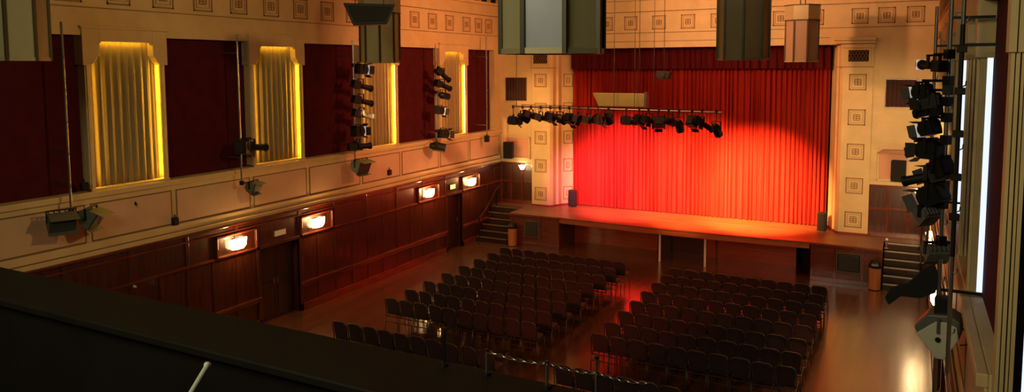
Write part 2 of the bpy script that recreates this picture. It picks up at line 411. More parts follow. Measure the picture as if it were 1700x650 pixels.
def lamp(kind, name, loc, energy, col, size=.1, target=None, angle=60, blend=.5):
    ld = bpy.data.lights.new(name, kind); ld.energy = energy; ld.color = col
    if kind == 'SPOT': ld.spot_size = math.radians(angle); ld.spot_blend = blend; ld.shadow_soft_size = size
    elif kind == 'AREA': ld.size = size
    else: ld.shadow_soft_size = size
    o = bpy.data.objects.new(name, ld); COL.objects.link(o); o.location = loc
    if target is not None: o.rotation_euler = (Vector(target)-Vector(loc)).to_track_quat('-Z','Y').to_euler()
    return o
WARM = (1.,.52,.18)
for y, nm in ((13.12,'nearest the balcony'), (15.98,'just beyond the double door'), (21.57,'before the narrow doorway'), (24.42,'past the narrow doorway')):
    sconce(LX, 1, y, 'glowing lamp in a mahogany frame on the left panelling, '+nm, 'wall lamps on the left panelling')
    lamp('POINT', 'sconce_light', (LX+.30, y, 2.42), 34, WARM, .06)
for y, nm in ((15.98,'lowest and brightest behind the boom'), (21.57,'middle one behind the boom'), (24.42,'closest to the stage steps')):
    sconce(RX, -1, y, 'glowing lamp on the right panelling, '+nm, 'wall lamps on the right panelling', 'lamp')
    lamp('POINT', 'sconce_light', (RX-.36, y, 2.40), 26, (1.,.7,.35), .08)
def sign(x, s, y, z, w, h, m, name, label, cat):
    t = thing(name, label, cat, (x, y, z))
    MB().box(0, s*.05, -w/2-.015, w/2+.015, -h/2-.015, h/2+.015).build('casing', 'black' if m == 'exit' else 'steel', t, local=True)
    MB().box(s*.05, s*.056, -w/2, w/2, -h/2, h/2).build('face', m, t, local=True)
sign(LX, 1, 23.12, 2.36, .34, .16, 'exit', 'lit_sign', 'small lit yellow sign above the narrow doorway on the left', 'sign')
sign(LX, 1, 14.57, 2.35, .38, .14, 'paper', 'notice_plate', 'small white notice above the dark double door', 'sign')
sign(RX, -1, 23.12, 2.36, .34, .16, 'exit', 'lit_sign', 'small lit yellow sign above the doorway on the right wall', 'sign')

# small black boxes on the cream band and other fixings
for (x, y, z, lab) in ((LX, 11.36, 3.24, 'small black box on the cream band under the maroon panel, nearest the balcony'),
                       (LX, 19.35, 3.36, 'small black box on the cream band between third and fourth windows'),
                       (LX+.1, 9.22, 4.35, 'small black box on the ledge beside the leftmost glowing window')):
    t = thing('junction_box', lab, 'box', (x, y, z), 0, 'small black boxes on the left wall')
    MB().box(.0, .10, -.07, .07, -.085, .085).build('body', 'black', t, local=True, bevel=.008)
    MB().cyl((.05,0,.085), (.05,0,.16), .012).build('cable_gland', 'black', t, local=True)
t = thing('wall_hook', 'small dark hook on the buff panel below the leftmost window', 'hook', (LX+.012, 10.42, 3.80))
MB().box(0,.012,-.02,.02,-.04,.04).build('plate','black',t,local=True); MB().tube([(.01,0,.01),(.05,0,.0),(.06,0,-.04),(.05,0,-.07)],.007).build('hook','black',t,local=True)
o = MB().cyl((LX, 10.3, 2.0), (LX+.07, 10.3, 2.0), .035, .02).build('door_stop', 'paper'); tag(o, 'small round white knob on the dark panelling at far left', 'knob')

# ------------------------------------------------------------------ stage-end wall
bw = thing('wall_stage', 'cream wall around the stage opening with a frieze of square ornaments', 'wall', (0,0,0), kind='structure')
OL, OR_ = -11.9, -2.42        # opening edges at the curtain
PLa, PLb, PLc = -13.31, -12.52, -11.92
PRa, PRb, PRc = -1.10, -1.99, -2.40
# header above opening
MB().box(LX-.34, RX+.34, BY, BACK+.2, 7.40, 7.93).box(LX, RX, BY-.03, BY, 7.93, 7.985).box(LX-.34, RX+.34, BY, BACK+.2, 7.93, 8.70)\
    .box(LX, RX, BY-.07, BY, 8.70, 8.78).box(LX-.34, RX+.34, BY, BACK+.2, 8.70, 9.12).box(LX, RX, BY-.12, BY, 9.12, 9.22)\
    .box(LX-.34, RX+.34, BY+.2, BACK+.2, 9.22, TOPZ).build('header', 'cream', bw)
MB().box(LX, RX, BY+.12, BY+.2, 9.22, 9.9).build('clerestory_grille', 'grille', bw)
MB().box(LX, RX, BY-.036, BY-.03, 7.935, 7.95).box(LX, RX, BY-.076, BY-.07, 8.70, 8.715).box(OL, OR_, BY-.012, BY, 7.62, 7.635).build('frieze_line', 'line', bw)
# side portions
for (a, b) in ((LX-.34, PLa+.05), (PRa-.05, RX+.34)):
    MB().box(a, b, BY, BACK+.2, 2.95, 7.40).build('plaster', 'cream', bw)
    MB().box(a, b, BY, BACK+.2, 0, 2.95).build('panelling', 'wood', bw)
    aa, bb = max(a, LX), min(b, RX)
    MB().box(aa, bb, BY-.05, BY, 2.88, 3.0).box(aa, bb, BY-.04, BY, 3.0, 3.05).build('moulding', 'cream', bw, bevel=.01)
    r = MB().box(aa, bb, BY-.03, BY, 2.80, 2.87).box(aa, bb, BY-.05, BY, 2.06, 2.13).box(aa, bb, BY-.04, BY, HS, HS+.15)
    n = 3
    for i in range(n+1):
        x = aa + (bb-aa)*i/n; x = min(max(x, aa+.04), bb-.04); r.box(x-.04, x+.04, BY-.035, BY, HS, 2.8)
    r.build('rail', 'wood_rail', bw, bevel=.008)
    ln = MB()
    z = 3.2
    while z < 7.3: ln.box(aa, bb, BY-.006, BY, z, z+.008); z += .42
    ln.build('course_line', 'cream_panel', bw)
MB().box(OL-.5, OR_+.5, BACK+.1, BACK+.25, 0, 8).build('stage_rear', 'blackcloth', bw)
for x in (-11.3,-10.2,-9.25,-8.18,-7.12,-6.07,-5.02,-3.98,-2.88,-1.55,-.78,.03,-12.3,-13.4,-14.43):
    motif('Y', BY, 1, x, 8.30, .25, bw)

# ------------------------------------------------------------------ proscenium pilasters
def pilaster(side):
    L = side == 'left'
    if L: A = (PLa,BY-.06); B = (PLb,BY-.06); Cc = (PLc, 27.72); S = 1
    else: A = (PRa,BY-.06); B = (PRb,BY-.06); Cc = (PRc, 27.72); S = -1
    p = thing('trim_%d' % (1 if L else 2), 'cream splayed pilaster with square ornaments %s of the stage' % side, 'pilaster', (0,0,0), kind='structure')
    poly = [A, B, (B[0]+S*.10, B[1]+.10), (B[0]+S*.14, B[1]+.30), (B[0]+S*.22, B[1]+.36), (B[0]+S*.26, B[1]+.56), Cc, (Cc[0]-S*.01, BACK), (A[0], BACK)]
    if not L: poly = [(x, y) for x, y in poly]
    MB().prism(poly, 'Z', HS+.0, 7.40).build('shaft', 'cream', p, bevel=.012)
    # cap and grille box
    MB().box(A[0]-S*.03, B[0]+S*.04, BY-.10, BY-.06, 7.28, 7.40).box(A[0], B[0], BY-.08, BY-.06, 6.68, 6.72).build('cap', 'cream', p, bevel=.01)
    MB().box(A[0]-S*.0, B[0]+S*.3, BY-.068, BY-.06, 6.655, 6.68).build('cap_line', 'motif', p)
    MB().box(A[0]-S*.06, B[0]+S*.30, BY-.20, BY-.0, 7.52, 7.62).box(A[0]-S*.04, B[0]+S*.28, BY-.13, BY-.0, 7.42, 7.52).build('cornice', 'cream', p, bevel=.015)
    cx = (A[0]+B[0])/2
    MB().box(cx-.36, cx+.36, BY-.09, BY-.06, 6.78, 7.27).build('grille_frame', 'cream', p, bevel=.008)
    g = MB().box(cx-.30, cx+.30, BY-.094, BY-.085, 6.84, 7.21).build('grille_backing', 'grille', p)
    mm = MB()
    for r in range(4):
        z = 6.84+.37*(r+.5)/4; N = 6
        pts = []
        for k in range(49):
            u = k/48; pts.append((cx-.29+.58*u, BY-.10, z + .04*math.sin(u*N*2*PI + (r%2)*PI)))
        mm.tube(pts, .006, 4)
    mm.build('grille_lattice', 'motif', p)
    for z in (6.18, 5.04, 3.92, 2.80, 1.68):
        motif('Y', BY-.06, 1, cx, z, .26, p)
    if L:
        # ornaments on the splayed inner face
        dirv = Vector((Cc[0]-(B[0]+.26), Cc[1]-(B[1]+.56), 0)); 
        x0, y0 = B[0]+.26, B[1]+.56
        d = dirv.normalized(); nrm = Vector((d.y, -d.x, 0))
        for z in (6.18, 5.04, 3.92, 2.80, 1.68):
            mb = MB(); c = Vector((x0,y0,z)) + d*(dirv.length*.55)
            def bar(u0,u1,z0,z1):
                mt = Matrix.Translation(c + d*((u0+u1)/2) + Vector((0,0,(z0+z1)/2)) + nrm*.008) @ Matrix((( d.x, nrm.x,0,0),(d.y,nrm.y,0,0),(0,0,1,0),(0,0,0,1)))
                mb.mbox(mt, abs(u1-u0)/2, .008, abs(z1-z0)/2)
            hh=.20; hz=.26; w=.028
            bar(-hh,hh,hz-w,hz); bar(-hh,hh,-hz,-hz+w); bar(-hh,-hh+w,-hz,hz); bar(hh-w,hh,-hz,hz)
            bar(-.06,.06,-.1,-.08); bar(-.06,.06,.08,.1); bar(-.07,-.05,-.1,.1); bar(.05,.07,-.1,.1)
            mb.build('square_ornament', 'motif', p)
    # red plinth strip at its foot
    MB().prism([(x,y) for x,y in [(A[0]-S*.02,A[1]-.05),(B[0],B[1]-.05),(B[0]+S*.12,B[1]+.06),(B[0]+S*.30,B[1]+.5),(Cc[0]+S*.03,Cc[1]),(A[0],BACK)]], 'Z', HS, HS+.05).build('plinth', 'redskirt', p)
    return p
pilaster('left'); pilaster('right')

# ------------------------------------------------------------------ stage
stg = thing('stage', 'wooden stage with a broad glowing orange board floor', 'stage', (-7.1, 25.0, 0))
st = MB()
arc = []
for k in range(21):
    u = k/20; x = -11.28 + (11.28-2.66)*u; arc.append((x, 24.93 - .16*math.sin(PI*u)))
poly = [(-13.35,24.95)] + [(-11.28,24.95)] + arc[1:-1] + [(-2.66,24.95),(-.6,24.95),(-.6,26.2),(RX,26.2),(RX,BACK+.1),(LX,BACK+.1),(LX,26.2),(-13.35,26.2)]
st.prism(poly, 'Z', HS-.03, HS); st.build('floorboards', 'stage_floor', stg)
fa = MB()
poly2 = [(x, y+.02) for x, y in [(-11.28,24.95)]+arc[1:-1]+[(-2.66,24.95)]]
n = len(poly2)
for i in range(n-1):
    (x0,y0),(x1,y1) = poly2[i], poly2[i+1]
    fa.add([(x0,y0,HS-.21),(x1,y1,HS-.21),(x1,y1+.05,HS-.21),(x0,y0+.05,HS-.21),(x0,y0,HS-.03),(x1,y1,HS-.03),(x1,y1+.05,HS-.03),(x0,y0+.05,HS-.03)],
           [(0,3,2,1),(4,5,6,7),(0,1,5,4),(1,2,6,5),(2,3,7,6),(3,0,4,7)])
fa.build('edge_board', 'orange_wood', stg)
MB().box(-11.28, -2.66, 25.1, 26.5, HS-.21, HS-.03).build('underside', 'blackcloth', stg)
def side_block(a, b, parent, gx0, gx1):
    MB().box(a, b, 24.97, BACK, 0, HS-.04).build('side_block', 'stage_face', parent)
    tr = MB().box(a-.02, b+.02, 24.93, 24.97, HS-.10, HS-.03).box(a, b, 24.93, 24.97, 0, .14)
    for x in (a+.05, a+(gx0-a)*.9, gx1+.06, b-.05): tr.box(x-.04, x+.04, 24.945, 24.97, .14, HS-.1)
    tr.build('block_trim', 'wood_rail', parent, bevel=.006)
    g = MB().box(gx0, gx1, 24.93, 24.965, .40, .94).build('vent_grille', 'grille', parent)
    gl = MB()
    for k in range(9): z = .44+k*.056; gl.box(gx0+.03, gx1-.03, 24.92, 24.93, z, z+.02)
    gl.box(gx0-.03,gx0,24.925,24.95,.37,.97).box(gx1,gx1+.03,24.925,24.95,.37,.97).box(gx0,gx1,24.925,24.95,.94,.97).box(gx0,gx1,24.925,24.95,.37,.40)
    gl.build('grille_slat', 'grey', g)
side_block(-13.33, -11.28, stg, -12.66, -12.14)
side_block(-2.62, -.60, stg, -1.84, -1.20)
MB().box(-11.28, -8.0, 26.42, 26.5, 0, HS-.21).build('under_stage_panel', 'apron_panel_lit', stg); MB().box(-6.2, -3.22, 26.42, 26.5, 0, HS-.21).build('under_stage_panel', 'apron_panel_lit', stg)
MB().box(-8.0, -6.2, 26.6, 26.66, 0, HS-.21).build('under_stage_door', 'wood_dark', stg)
MB().box(-3.22, -2.62, 27.2, 27.3, 0, HS-.21).build('opening_shade', 'blackcloth', stg)  # black sheet stands in for the shade inside the opening
for x in (-7.49, -5.93):
    MB().cyl((x, 25.0, 0), (x, 25.0, HS-.2), .04, n=16).build('prop_post', 'white_post', stg, smooth=False)
# steps
def steps(a, b, label, rail_x):
    t = thing('stage_steps', label, 'steps', ((a+b)/2, 24.9, 0), 0, 'steps up to the stage')
    bd = MB(); nz = MB()
    N = 6
    for k in range(N):
        y = 24.75 + k*.235; z = HS*(k+1)/N
        bd.box(a, b, y, 26.2, HS*k/N, z-.01)
        nz.box(a, b, y-.02, y+.05, z-.03, z)
    bd.build('step', 'wood_dark', t); nz.build('nosing', 'nosing' if a > -5 else 'nosing_dark', t)
    return t
sl = steps(LX+.08, -13.37, 'dark wooden steps at the left end of the stage', -13.4)
sr = steps(-.56, RX-.08, 'dark wooden steps with pale nosings at the right end of the stage', -.5)
# hand rails
for x, nm, par in ((-14.55,'left',sl), (.42,'right',sr)):
    pts = [(x, 24.75, .92), (x, 25.2, 1.15), (x, 26.1, 1.85), (x, 26.7, 2.0)]
    t = thing('handrail', 'dark handrail beside the %s stage steps' % nm, 'rail', (x, 24.75, 0), 0)
    MB().tube(pts, .03).build('rail', 'wood_dark', t)
    for (px,py,pz) in (pts[0], pts[2]): MB().cyl((px,py,.0 if py<25 else 1.0),(px,py,pz), .028).build('post', 'black', t)
t = thing('handrail_post', 'short pale metal post at the top corner of the right steps', 'post', (-.5, 25.1, HS))
MB().cyl((0,0,0),(0,0,.26),.03).build('post','steel',t,local=True); MB().cyl((0,0,.26),(0,0,.31),.045,.03).build('cap','palegrey',t,local=True); MB().cyl((0,0,0),(0,0,.02),.06).build('base','steel',t,local=True)

# ------------------------------------------------------------------ curtain and valance
def pleats(x0, x1, y, z0, z1, pitch, amp, nx, nz, flare, seed, hem=0.):
    rnd = random.Random(seed); g = MB(); vs = []
    xs = []; ph = 0
    offs = [rnd.uniform(.6,1.35) for _ in range(400)]
    for i in range(nx+1):
        x = x0+(x1-x0)*i/nx; xs.append((x, ph)); k = int((x-x0)/pitch)
        ph += 2*PI*((x1-x0)/nx)/pitch*offs[k]
    for j in range(nz+1):
        v = j/nz
        for x, p in xs:
            k = int((x-x0)/pitch)
            a = amp*(1+flare*(1-v))*(.7+.5*offs[(k*3)%300]-.2)
            d = a*math.sin(p+.25*math.sin(3*v+x)) + .35*a*math.sin(2.1*p+1+v)
            zz = z0+(z1-z0)*v
            if j == 0: zz += hem*abs(math.sin(p*.5))
            vs.append((x+.3*a*math.cos(p)*(1-v), y+d, zz))
    fs = [(j*(nx+1)+i, j*(nx+1)+i+1, (j+1)*(nx+1)+i+1, (j+1)*(nx+1)+i) for j in range(nz) for i in range(nx)]
    g.add(vs, fs); return g
g = pleats(-11.88, -2.44, 27.62, HS+.02, 7.3, .17, .045, 1000, 12, .5, 3, .015)
o = g.build('stage_curtain', 'red', smooth=True); tag(o, 'tall closed red velvet curtain across the stage', 'curtain')
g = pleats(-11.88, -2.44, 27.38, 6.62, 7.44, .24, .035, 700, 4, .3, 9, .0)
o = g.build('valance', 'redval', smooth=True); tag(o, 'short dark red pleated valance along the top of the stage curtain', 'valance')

# ------------------------------------------------------------------ bins, speakers, panels
def bin_(x, y, label):
    t = thing('litter_bin', label, 'bin', (x, y, 0), 0, 'round bins at the stage corners')
    b = MB().cyl((0,0,.02),(0,0,.68),.165,.165,24); b.build('body','copper',t,local=True,smooth=False,bevel=.01)
    MB().cyl((0,0,0),(0,0,.03),.155,.155,24).build('base','black',t,local=True)
    l = MB().cyl((0,0,.68),(0,0,.74),.18,.18,24).cyl((0,0,.74),(0,0,.88),.165,.10,24); l.build('lid','black',t,local=True)
    MB().box(-.09,.09,-.19,-.12,.755,.82).build('flap','steel',t,local=True)
bin_(-13.1, 24.72, 'copper brown cylindrical bin with black lid, left of the stage')
bin_(-.78, 24.72, 'copper brown cylindrical bin with black lid, right of the stage')
def speaker(x, y, z, w, d, h, label, rotz=0., group=None, stand=False):
    t = thing('loudspeaker', label, 'speaker', (x,y,z), rotz, group)
    MB().box(-w/2,w/2,-d/2,d/2,0,h).build('cabinet','blackcloth',t,local=True,bevel=.012)
    MB().box(-w/2+.02,w/2-.02,-d/2-.012,-d/2,.03,h-.03).build('grille','grille',t,local=True)
    if stand: MB().box(-.03,.03,d/2,d/2+.12,h*.3,h*.7).build('bracket','black',t,local=True)
    return t
speaker(-11.72, 27.2, HS+.05, .30, .34, .60, 'black loudspeaker standing on stage at the left edge of the red curtain', .3, 'black speakers on the stage')
speaker(-2.50, 27.0, HS, .26, .34, .60, 'black loudspeaker standing on stage at the right edge of the red curtain', -.1, 'black speakers on the stage')
speaker(-14.23, BY-.30, 3.06, .38, .28, .66, 'small black speaker bracketed on the wall left of the stage', .2, 'small wall speakers', True)
speaker(-.27, BY-.30, 3.07, .40, .28, .66, 'small black speaker bracketed on the wall right of the stage', -.1, 'small wall speakers', True)
for cx, lab in ((-14.02, 'square dark grille panel high on the wall left of the stage'), (-.29, 'square dark grille panel high on the wall right of the stage')):
    w = .43
    t = thing('speaker_panel', lab, 'speaker', (cx, BY, 5.83), 0, 'square grille panels')
    MB().box(-w,w,-.045,0,-.43,.43).build('cloth','paneldark',t,local=True)
    f = MB().box(-w-.03,-w,-.06,0,-.46,.46).box(w,w+.03,-.06,0,-.46,.46).box(-w,w,-.06,0,.43,.46).box(-w,w,-.06,0,-.46,-.43)
    f.build('frame','wood',t,local=True)
    b = MB()
    for k in range(7): x=-w+2*w*(k+.5)/7; b.box(x-.008,x+.008,-.055,-.045,-.43,.43)
    b.build('bar','grille',t,local=True)
for cx, hw, lab in ((-14.03,.64,'cream framed recess behind the speaker left of the stage'), (-.44,.46,'cream framed recess behind the speaker right of the stage')):
    t = thing('recess_frame', lab, 'frame', (cx, BY, 3.48), 0, 'framed recesses above the panelling')
    f = MB().box(-hw,-hw+.06,-.07,0,-.43,.43).box(hw-.06,hw,-.07,0,-.43,.43).box(-hw,hw,-.07,0,.39,.45).box(-hw,hw,-.07,0,-.45,-.39)
    f.build('frame','cream',t,local=True,bevel=.008)
    MB().box(-hw+.06,hw-.06,-.02,0,-.39,.39).build('board','salmon',t,local=True)
# orange shelf above right recess
t = thing('wall_shelf', 'small orange wooden shelf box above the right wall speaker', 'shelf', (-.45, BY, 3.94))
MB().prism([(-.42,0),(.44,0),(.44,.10),(-.28,.10)],'Y',-.3,0).build('box','orange_wood',t,local=True)
MB().box(-.44,.46,-.32,0,-.02,0).build('board','orange_wood',t,local=True)
# pale wall light under left recess
t = thing('wall_lamp', 'glowing pale lamp on the panelling below the black speaker, left of stage', 'lamp', (-13.72, BY, 2.70))
MB().box(-.08,.08,-.05,0,-.08,.10).build('back_plate','steel',t,local=True)
MB().cyl((0,-.10,-.08),(0,-.10,.08),.07,.15,14).build('lamp_shade','lampr',t,local=True)
lamp('POINT','stage_wall_lamp_light',(-13.72,BY-.35,2.75),4,(1,.75,.4),.06)

# ------------------------------------------------------------------ theatre lanterns
def lantern(kind, hook, yaw, pitch, label, group, sc=1., gel=None, side_arm=None, drop=.30):
    """hook = point on the bar/pole; body hangs 'drop' below, pointing local +Y rotated by yaw, pitched down"""
    names = {'profile':'profile_spotlight','fresnel':'fresnel_spotlight','par':'par_can','flood':'floodlight'}
    t = thing(names[kind], label, 'stage light', hook, yaw, group)
    piv = Vector((0,0,-drop))
    if side_arm: piv = Vector(side_arm)
    Rm = Matrix.Translation(piv) @ Matrix.Rotation(-pitch, 4, 'X') @ Matrix.Scale(sc, 4)
    hwid = {'profile':.12,'fresnel':.16,'par':.14,'flood':.26}[kind]*sc
    y = MB()
    if side_arm:
        MB().tube([(0,0,0),(piv.x,piv.y,0.06*0),(piv.x,piv.y,piv.z+.02)], .016).build('arm','black',t,local=True)
        top = piv + Vector((0,0,.17*sc)); 
    top = piv + Vector((0,0,.20*sc))
    y.box(-hwid-.012, hwid+.012, -.02, .02, top.z-.01, top.z+.01) if not side_arm else y.box(piv.x-hwid-.012, piv.x+hwid+.012, piv.y-.02, piv.y+.02, top.z-.01, top.z+.01)
    for sg in (-1,1):
        y.box(piv.x+sg*hwid-.008, piv.x+sg*hwid+.008, piv.y-.02, piv.y+.02, piv.z-.03, top.z)
    y.build('yoke','black',t,local=True)
    c = MB()
    if not side_arm:
        c.cyl((0,0,top.z),(0,0,.0),.012).box(-.03,.03,-.035,.035,-.06,.035)
    else: c.box(-.04,.04,-.04,.04,-.05,.05)
    c.build('clamp','black',t,local=True)
    b = MB(); L = MB(); d = MB()
    if kind == 'profile':
        b.cyl((0,-.08,0),(0,.34,0),.075,.085,14).box(-.10,.10,-.30,-.06,-.11,.11).cyl((0,.34,0),(0,.40,0),.10,.10,14)
        L.cyl((0,.385,0),(0,.405,0),.085,.085,14); front=.41; fr=.10
    elif kind == 'fresnel':
        b.box(-.14,.14,-.16,.12,-.14,.14).box(-.10,.10,-.20,-.16,-.10,.10).cyl((0,.12,0),(0,.17,0),.13,.13,16)
        for k in range(4): b.box(-.145,.145,-.13+k*.06,-.11+k*.06,.14,.155)
        L.cyl((0,.165,0),(0,.18,0),.11,.11,16); front=.18; fr=.14
        for a in range(4):
            q = Matrix.Rotation(a*PI/2,4,'Y') @ Matrix.Translation((0,.19,.14)) @ Matrix.Rotation(.5,4,'X')
            d.mbox(q @ Matrix.Translation((0,.07,0)), .12, .075, .003)
    elif kind == 'par':
        b.cyl((0,-.05,0),(0,.24,0),.12,.12,16).cyl((0,-.18,0),(0,-.05,0),.06,.12,16)
        L.cyl((0,.15,0),(0,.17,0),.11,.11,16); front=.25; fr=.13
    else:
        b.prism([(-.10,-.13),(.12,-.20),(.16,.19),(-.02,.17),(-.16,.02)],'X',-.25,.25)
        for k in (-.2,-.1,0,.1,.2): b.box(k-.008,k+.008,-.19,-.1,-.08,.10)
        vs=[(-.22,.128,-.17),(.22,.128,-.17),(.22,.163,.16),(-.22,.163,.16)]
        L.add([(x,y_,z) for x,y_,z in vs]+[(x,y_+.02,z) for x,y_,z in vs],[(0,1,2,3),(7,6,5,4),(0,4,5,1),(1,5,6,2),(2,6,7,3),(3,7,4,0)]); front=.2; fr=.2
        d.box(-.26,.26,.15,.30,.185,.19); d2 = MB().box(-.26,.26,.11,.24,-.205,-.20).rot(Rm); d2.build('barn_door','grey',t,local=True)
    b.rot(Rm); L.rot(Rm)
    b.build('body', 'grey' if kind=='flood' else 'black', t, local=True)
    L.build('lens','lens',t,local=True)
    if d.v: d.rot(Rm); d.build('barn_door' if kind=='flood' else 'barn_doors','grey' if kind=='flood' else 'black',t,local=True)
    if gel:
        gm = MB().box(-fr,fr,front,front+.01,-fr,fr).rot(Rm); gm.build('gel_frame','gelwhite',t,local=True)
        g2 = MB().box(-fr*.6,fr*.6,front+.01,front+.10,-fr*.5,fr*.5).rot(Rm); g2.build('gel','gelred' if gel=='red' else 'gelwhite',t,local=True)
    # safety cable
    return t

# overhead bar in front of the curtain
bar_x0, bar_x1, by, bz = -11.25, -4.66, 21.3, 5.46
t = thing('lighting_bar', 'long black lighting bar hung in front of the red curtain', 'lighting bar', (-8.0, by, bz))
MB().cyl((bar_x0,by,bz),(bar_x1,by,bz-.04),.026).build('bar','steel',t)
MB().cyl((bar_x0+.3,by,bz+.06),(bar_x1-.9,by,bz+.03),.010,n=6).build('cable','black',t)
for x in (-11.12,-7.2,-7.84,-6.62): MB().cyl((x,by,bz),(x,by,9.4 if x>-11 else 10.55),.009,n=6).build('suspension_cable','black',t)
spec = [('fresnel',-11.24,5.0,-1.2,.1),('par',-10.90,5.12,-.6,.5),('profile',-10.60,5.18,-.55,.35),('profile',-10.26,5.12,-.6,.25),('fresnel',-9.93,5.14,-.5,.3),('par',-9.6,5.12,-.4,.5),
        ('fresnel',-9.28,5.1,-.4,.4),('profile',-8.95,5.12,-.7,.2),('profile',-8.64,5.1,-.7,.15),('fresnel',-8.33,5.1,-.8,.2),('par',-8.0,5.22,.0,.9),
        ('fresnel',-7.44,5.12,-1.2,.1),('fresnel',-7.04,5.12,-.5,.3),('profile',-6.76,5.14,-.3,.2),('fresnel',-6.46,5.08,.3,.4),('par',-6.16,5.14,-.3,.3),
        ('par',-5.86,5.05,.0,.9),('fresnel',-5.48,5.12,-.3,.4),('profile',-5.20,5.10,-.9,.55),('par',-4.80,4.96,-.3,.9)]
kd = {'fresnel':'boxy black lantern','par':'round black can light','profile':'long black spotlight'}
LT = 20
for i,(k,x,z,yaw,pit) in enumerate(spec):
    q = ORD[i] if i < 10 else ORD[LT-1-i]
    lab = '%s on the lighting bar, %s from its %s end' % (kd[k], q, 'left' if i < 10 else 'right')
    lantern(k, (x, by, bz), yaw, pit, lab, 'lanterns on the hanging bar', {'fresnel':.92,'par':1.0,'profile':.95}[k], None, drop=bz-z)
# pale yellow board on cables
t = thing('hanging_board', 'pale yellow tapered board hanging on cables before the red curtain', 'board', (-7.86, 21.9, 5.7))
MB().prism([(-.86,.20),(.84,.20),(.80,-.20),(-.66,-.20)],'Y',-.12,.12).build('board','yellowboard',t,local=True,bevel=.01)
MB().box(.80,.86,-.13,.13,-.22,.24).build('end_plate','steel',t,local=True)
for x in (-.2,.6): MB().cyl((x,0,.2),(x,0,4.85),.011,n=6).build('cable','black',t,local=True)
t = thing('hanging_projector', 'small dark device hanging high before the middle of the curtain', 'projector', (-6.5, 21.9, 6.45))
MB().prism([(-.22,-.02),(-.12,-.12),(.16,-.12),(.22,.10),(-.18,.12)],'Y',-.15,.15).build('body','black',t,local=True,bevel=.01)
MB().cyl((0,0,.1),(0,0,4.1),.010,n=6).build('cable','black',t,local=True)
MB().cyl((.0,-.15,-.02),(0,-.2,-.04),.05).build('lens','lens',t,local=True)

# ------------------------------------------------------------------ left wall booms
def boom(x, s, y, z0, z1, brs, label, group, floor=False, r=.024):
    """vertical pipe; brackets reach to the wall (s=+1: wall at -x side)"""
    t = thing('lighting_boom', label, 'lighting boom', (x, y, z0), 0, group)
    MB().cyl((0,0,0),(0,0,z1-z0),r).build('pole','steel',t,local=True)
    wx = (LX-.2 if s > 0 else RX+.1) - x
    for z in brs:
        MB().box(0, wx, -.012, .012, z-z0-.015, z-z0+.015).build('bracket','steel' if s>0 else 'black',t,local=True)
    z = z0+.4; hk = MB()
    while z < z1-.2:
        MB().tube([(0,0,z-z0),(.045,-.01,z-z0+.03),(.05,-.01,z-z0+.07)],.008,5).build('hook','steel',t,local=True); z += .62
    return t
BXL = -14.35
boom(BXL,1,8.77,4.0,7.6,(7.1,5.15,4.51),'bare steel boom pole on the left wall, nearest the balcony','steel booms on the left wall')
boom(BXL,1,13.0,3.95,7.5,(7.07,4.54),'steel boom pole before the second maroon panel from the balcony','steel booms on the left wall')
boom(BXL,1,17.25,3.85,7.5,(7.05,4.5),'steel boom carrying six lanterns between second and third windows','steel booms on the left wall')
boom(BXL,1,21.55,3.95,7.5,(7.05,4.5),'steel boom carrying five lanterns beside the fourth window','steel booms on the left wall')
boom(BXL,1,25.02,4.15,7.85,(7.1,4.5),'empty steel boom pole nearest the stage on the left wall','steel booms on the left wall')
G = 'lanterns on the left wall booms'
def lb(kind, y, z, oy, pitch, yaw, label, gel=None, sc=1.):
    off = Matrix.Rotation(-yaw,3,'Z') @ Vector((.12, oy, 0))
    lantern(kind, (BXL, y, z+.12), yaw, pitch, label, G, sc, gel, side_arm=(off.x, off.y, -.12))
lb('flood', 8.77, 3.84, -.27, .45, -1.9, 'grey floodlight at the foot of the nearest left boom, left one of the pair', sc=.95)
lb('flood', 8.77, 3.80, .32, .5, -1.0, 'grey floodlight at the foot of the nearest left boom, right one of the pair', sc=.95)
lb('profile', 13.0, 4.78, .25, .1, -.25, 'black lantern on the second left boom, above its floodlight', sc=1.0)
lb('fresnel', 13.0, 4.80, -.05, .0, .5, 'boxy black lantern tucked behind the second left boom', sc=1.0)
lb('flood', 13.0, 3.80, .25, .3, -1.3, 'dark floodlight at the foot of the second left boom', sc=.75)
lb('fresnel', 17.25, 6.66, .22, .1, -.2, 'black lantern with white and red gel, topmost on the third left boom', 'red')
lb('profile', 17.25, 6.18, .18, .25, -.25, 'black spotlight on the third left boom, second from top')
lb('profile', 17.25, 5.74, .18, .25, -.25, 'black spotlight on the third left boom, third from top')
lb('profile', 17.25, 5.34, .2, .25, -.3, 'black spotlight on the third left boom, fourth from top')
lb('fresnel', 17.25, 4.86, .0, .0, -.2, 'black lantern with white and red gel, low on the third left boom', 'red')
lb('profile', 17.25, 4.42, -.0, .0, -.5, 'black lantern at the bottom of the third left boom, above the floodlight')
lb('flood', 17.25, 3.84, .1, .3, -1.6, 'pale greenish floodlight at the foot of the third left boom', sc=1.05)
lb('profile', 21.55, 6.48, .2, .6, -.3, 'black spotlight topmost on the fourth left boom')
lb('profile', 21.55, 6.10, .2, .35, -.3, 'black spotlight on the fourth left boom, second from top')
lb('par', 21.55, 5.74, .25, .2, -.3, 'round black lantern on the fourth left boom, third from top')
lb('fresnel', 21.55, 5.24, .0, .2, -.3, 'black lantern with white gel frame on the fourth left boom', 'white', .9)
lb('fresnel', 21.55, 4.42, .25, .1, -.4, 'black lantern low on the fourth left boom beside the curtain')
lb('par', 21.55, 4.02, -.2, .2, -1.0, 'round brownish lantern at the foot of the fourth left boom', sc=1.3)
t = thing('small_lamp', 'small black lamp at the foot of the empty boom nearest the stage', 'stage light', (BXL, 25.02, 4.15))
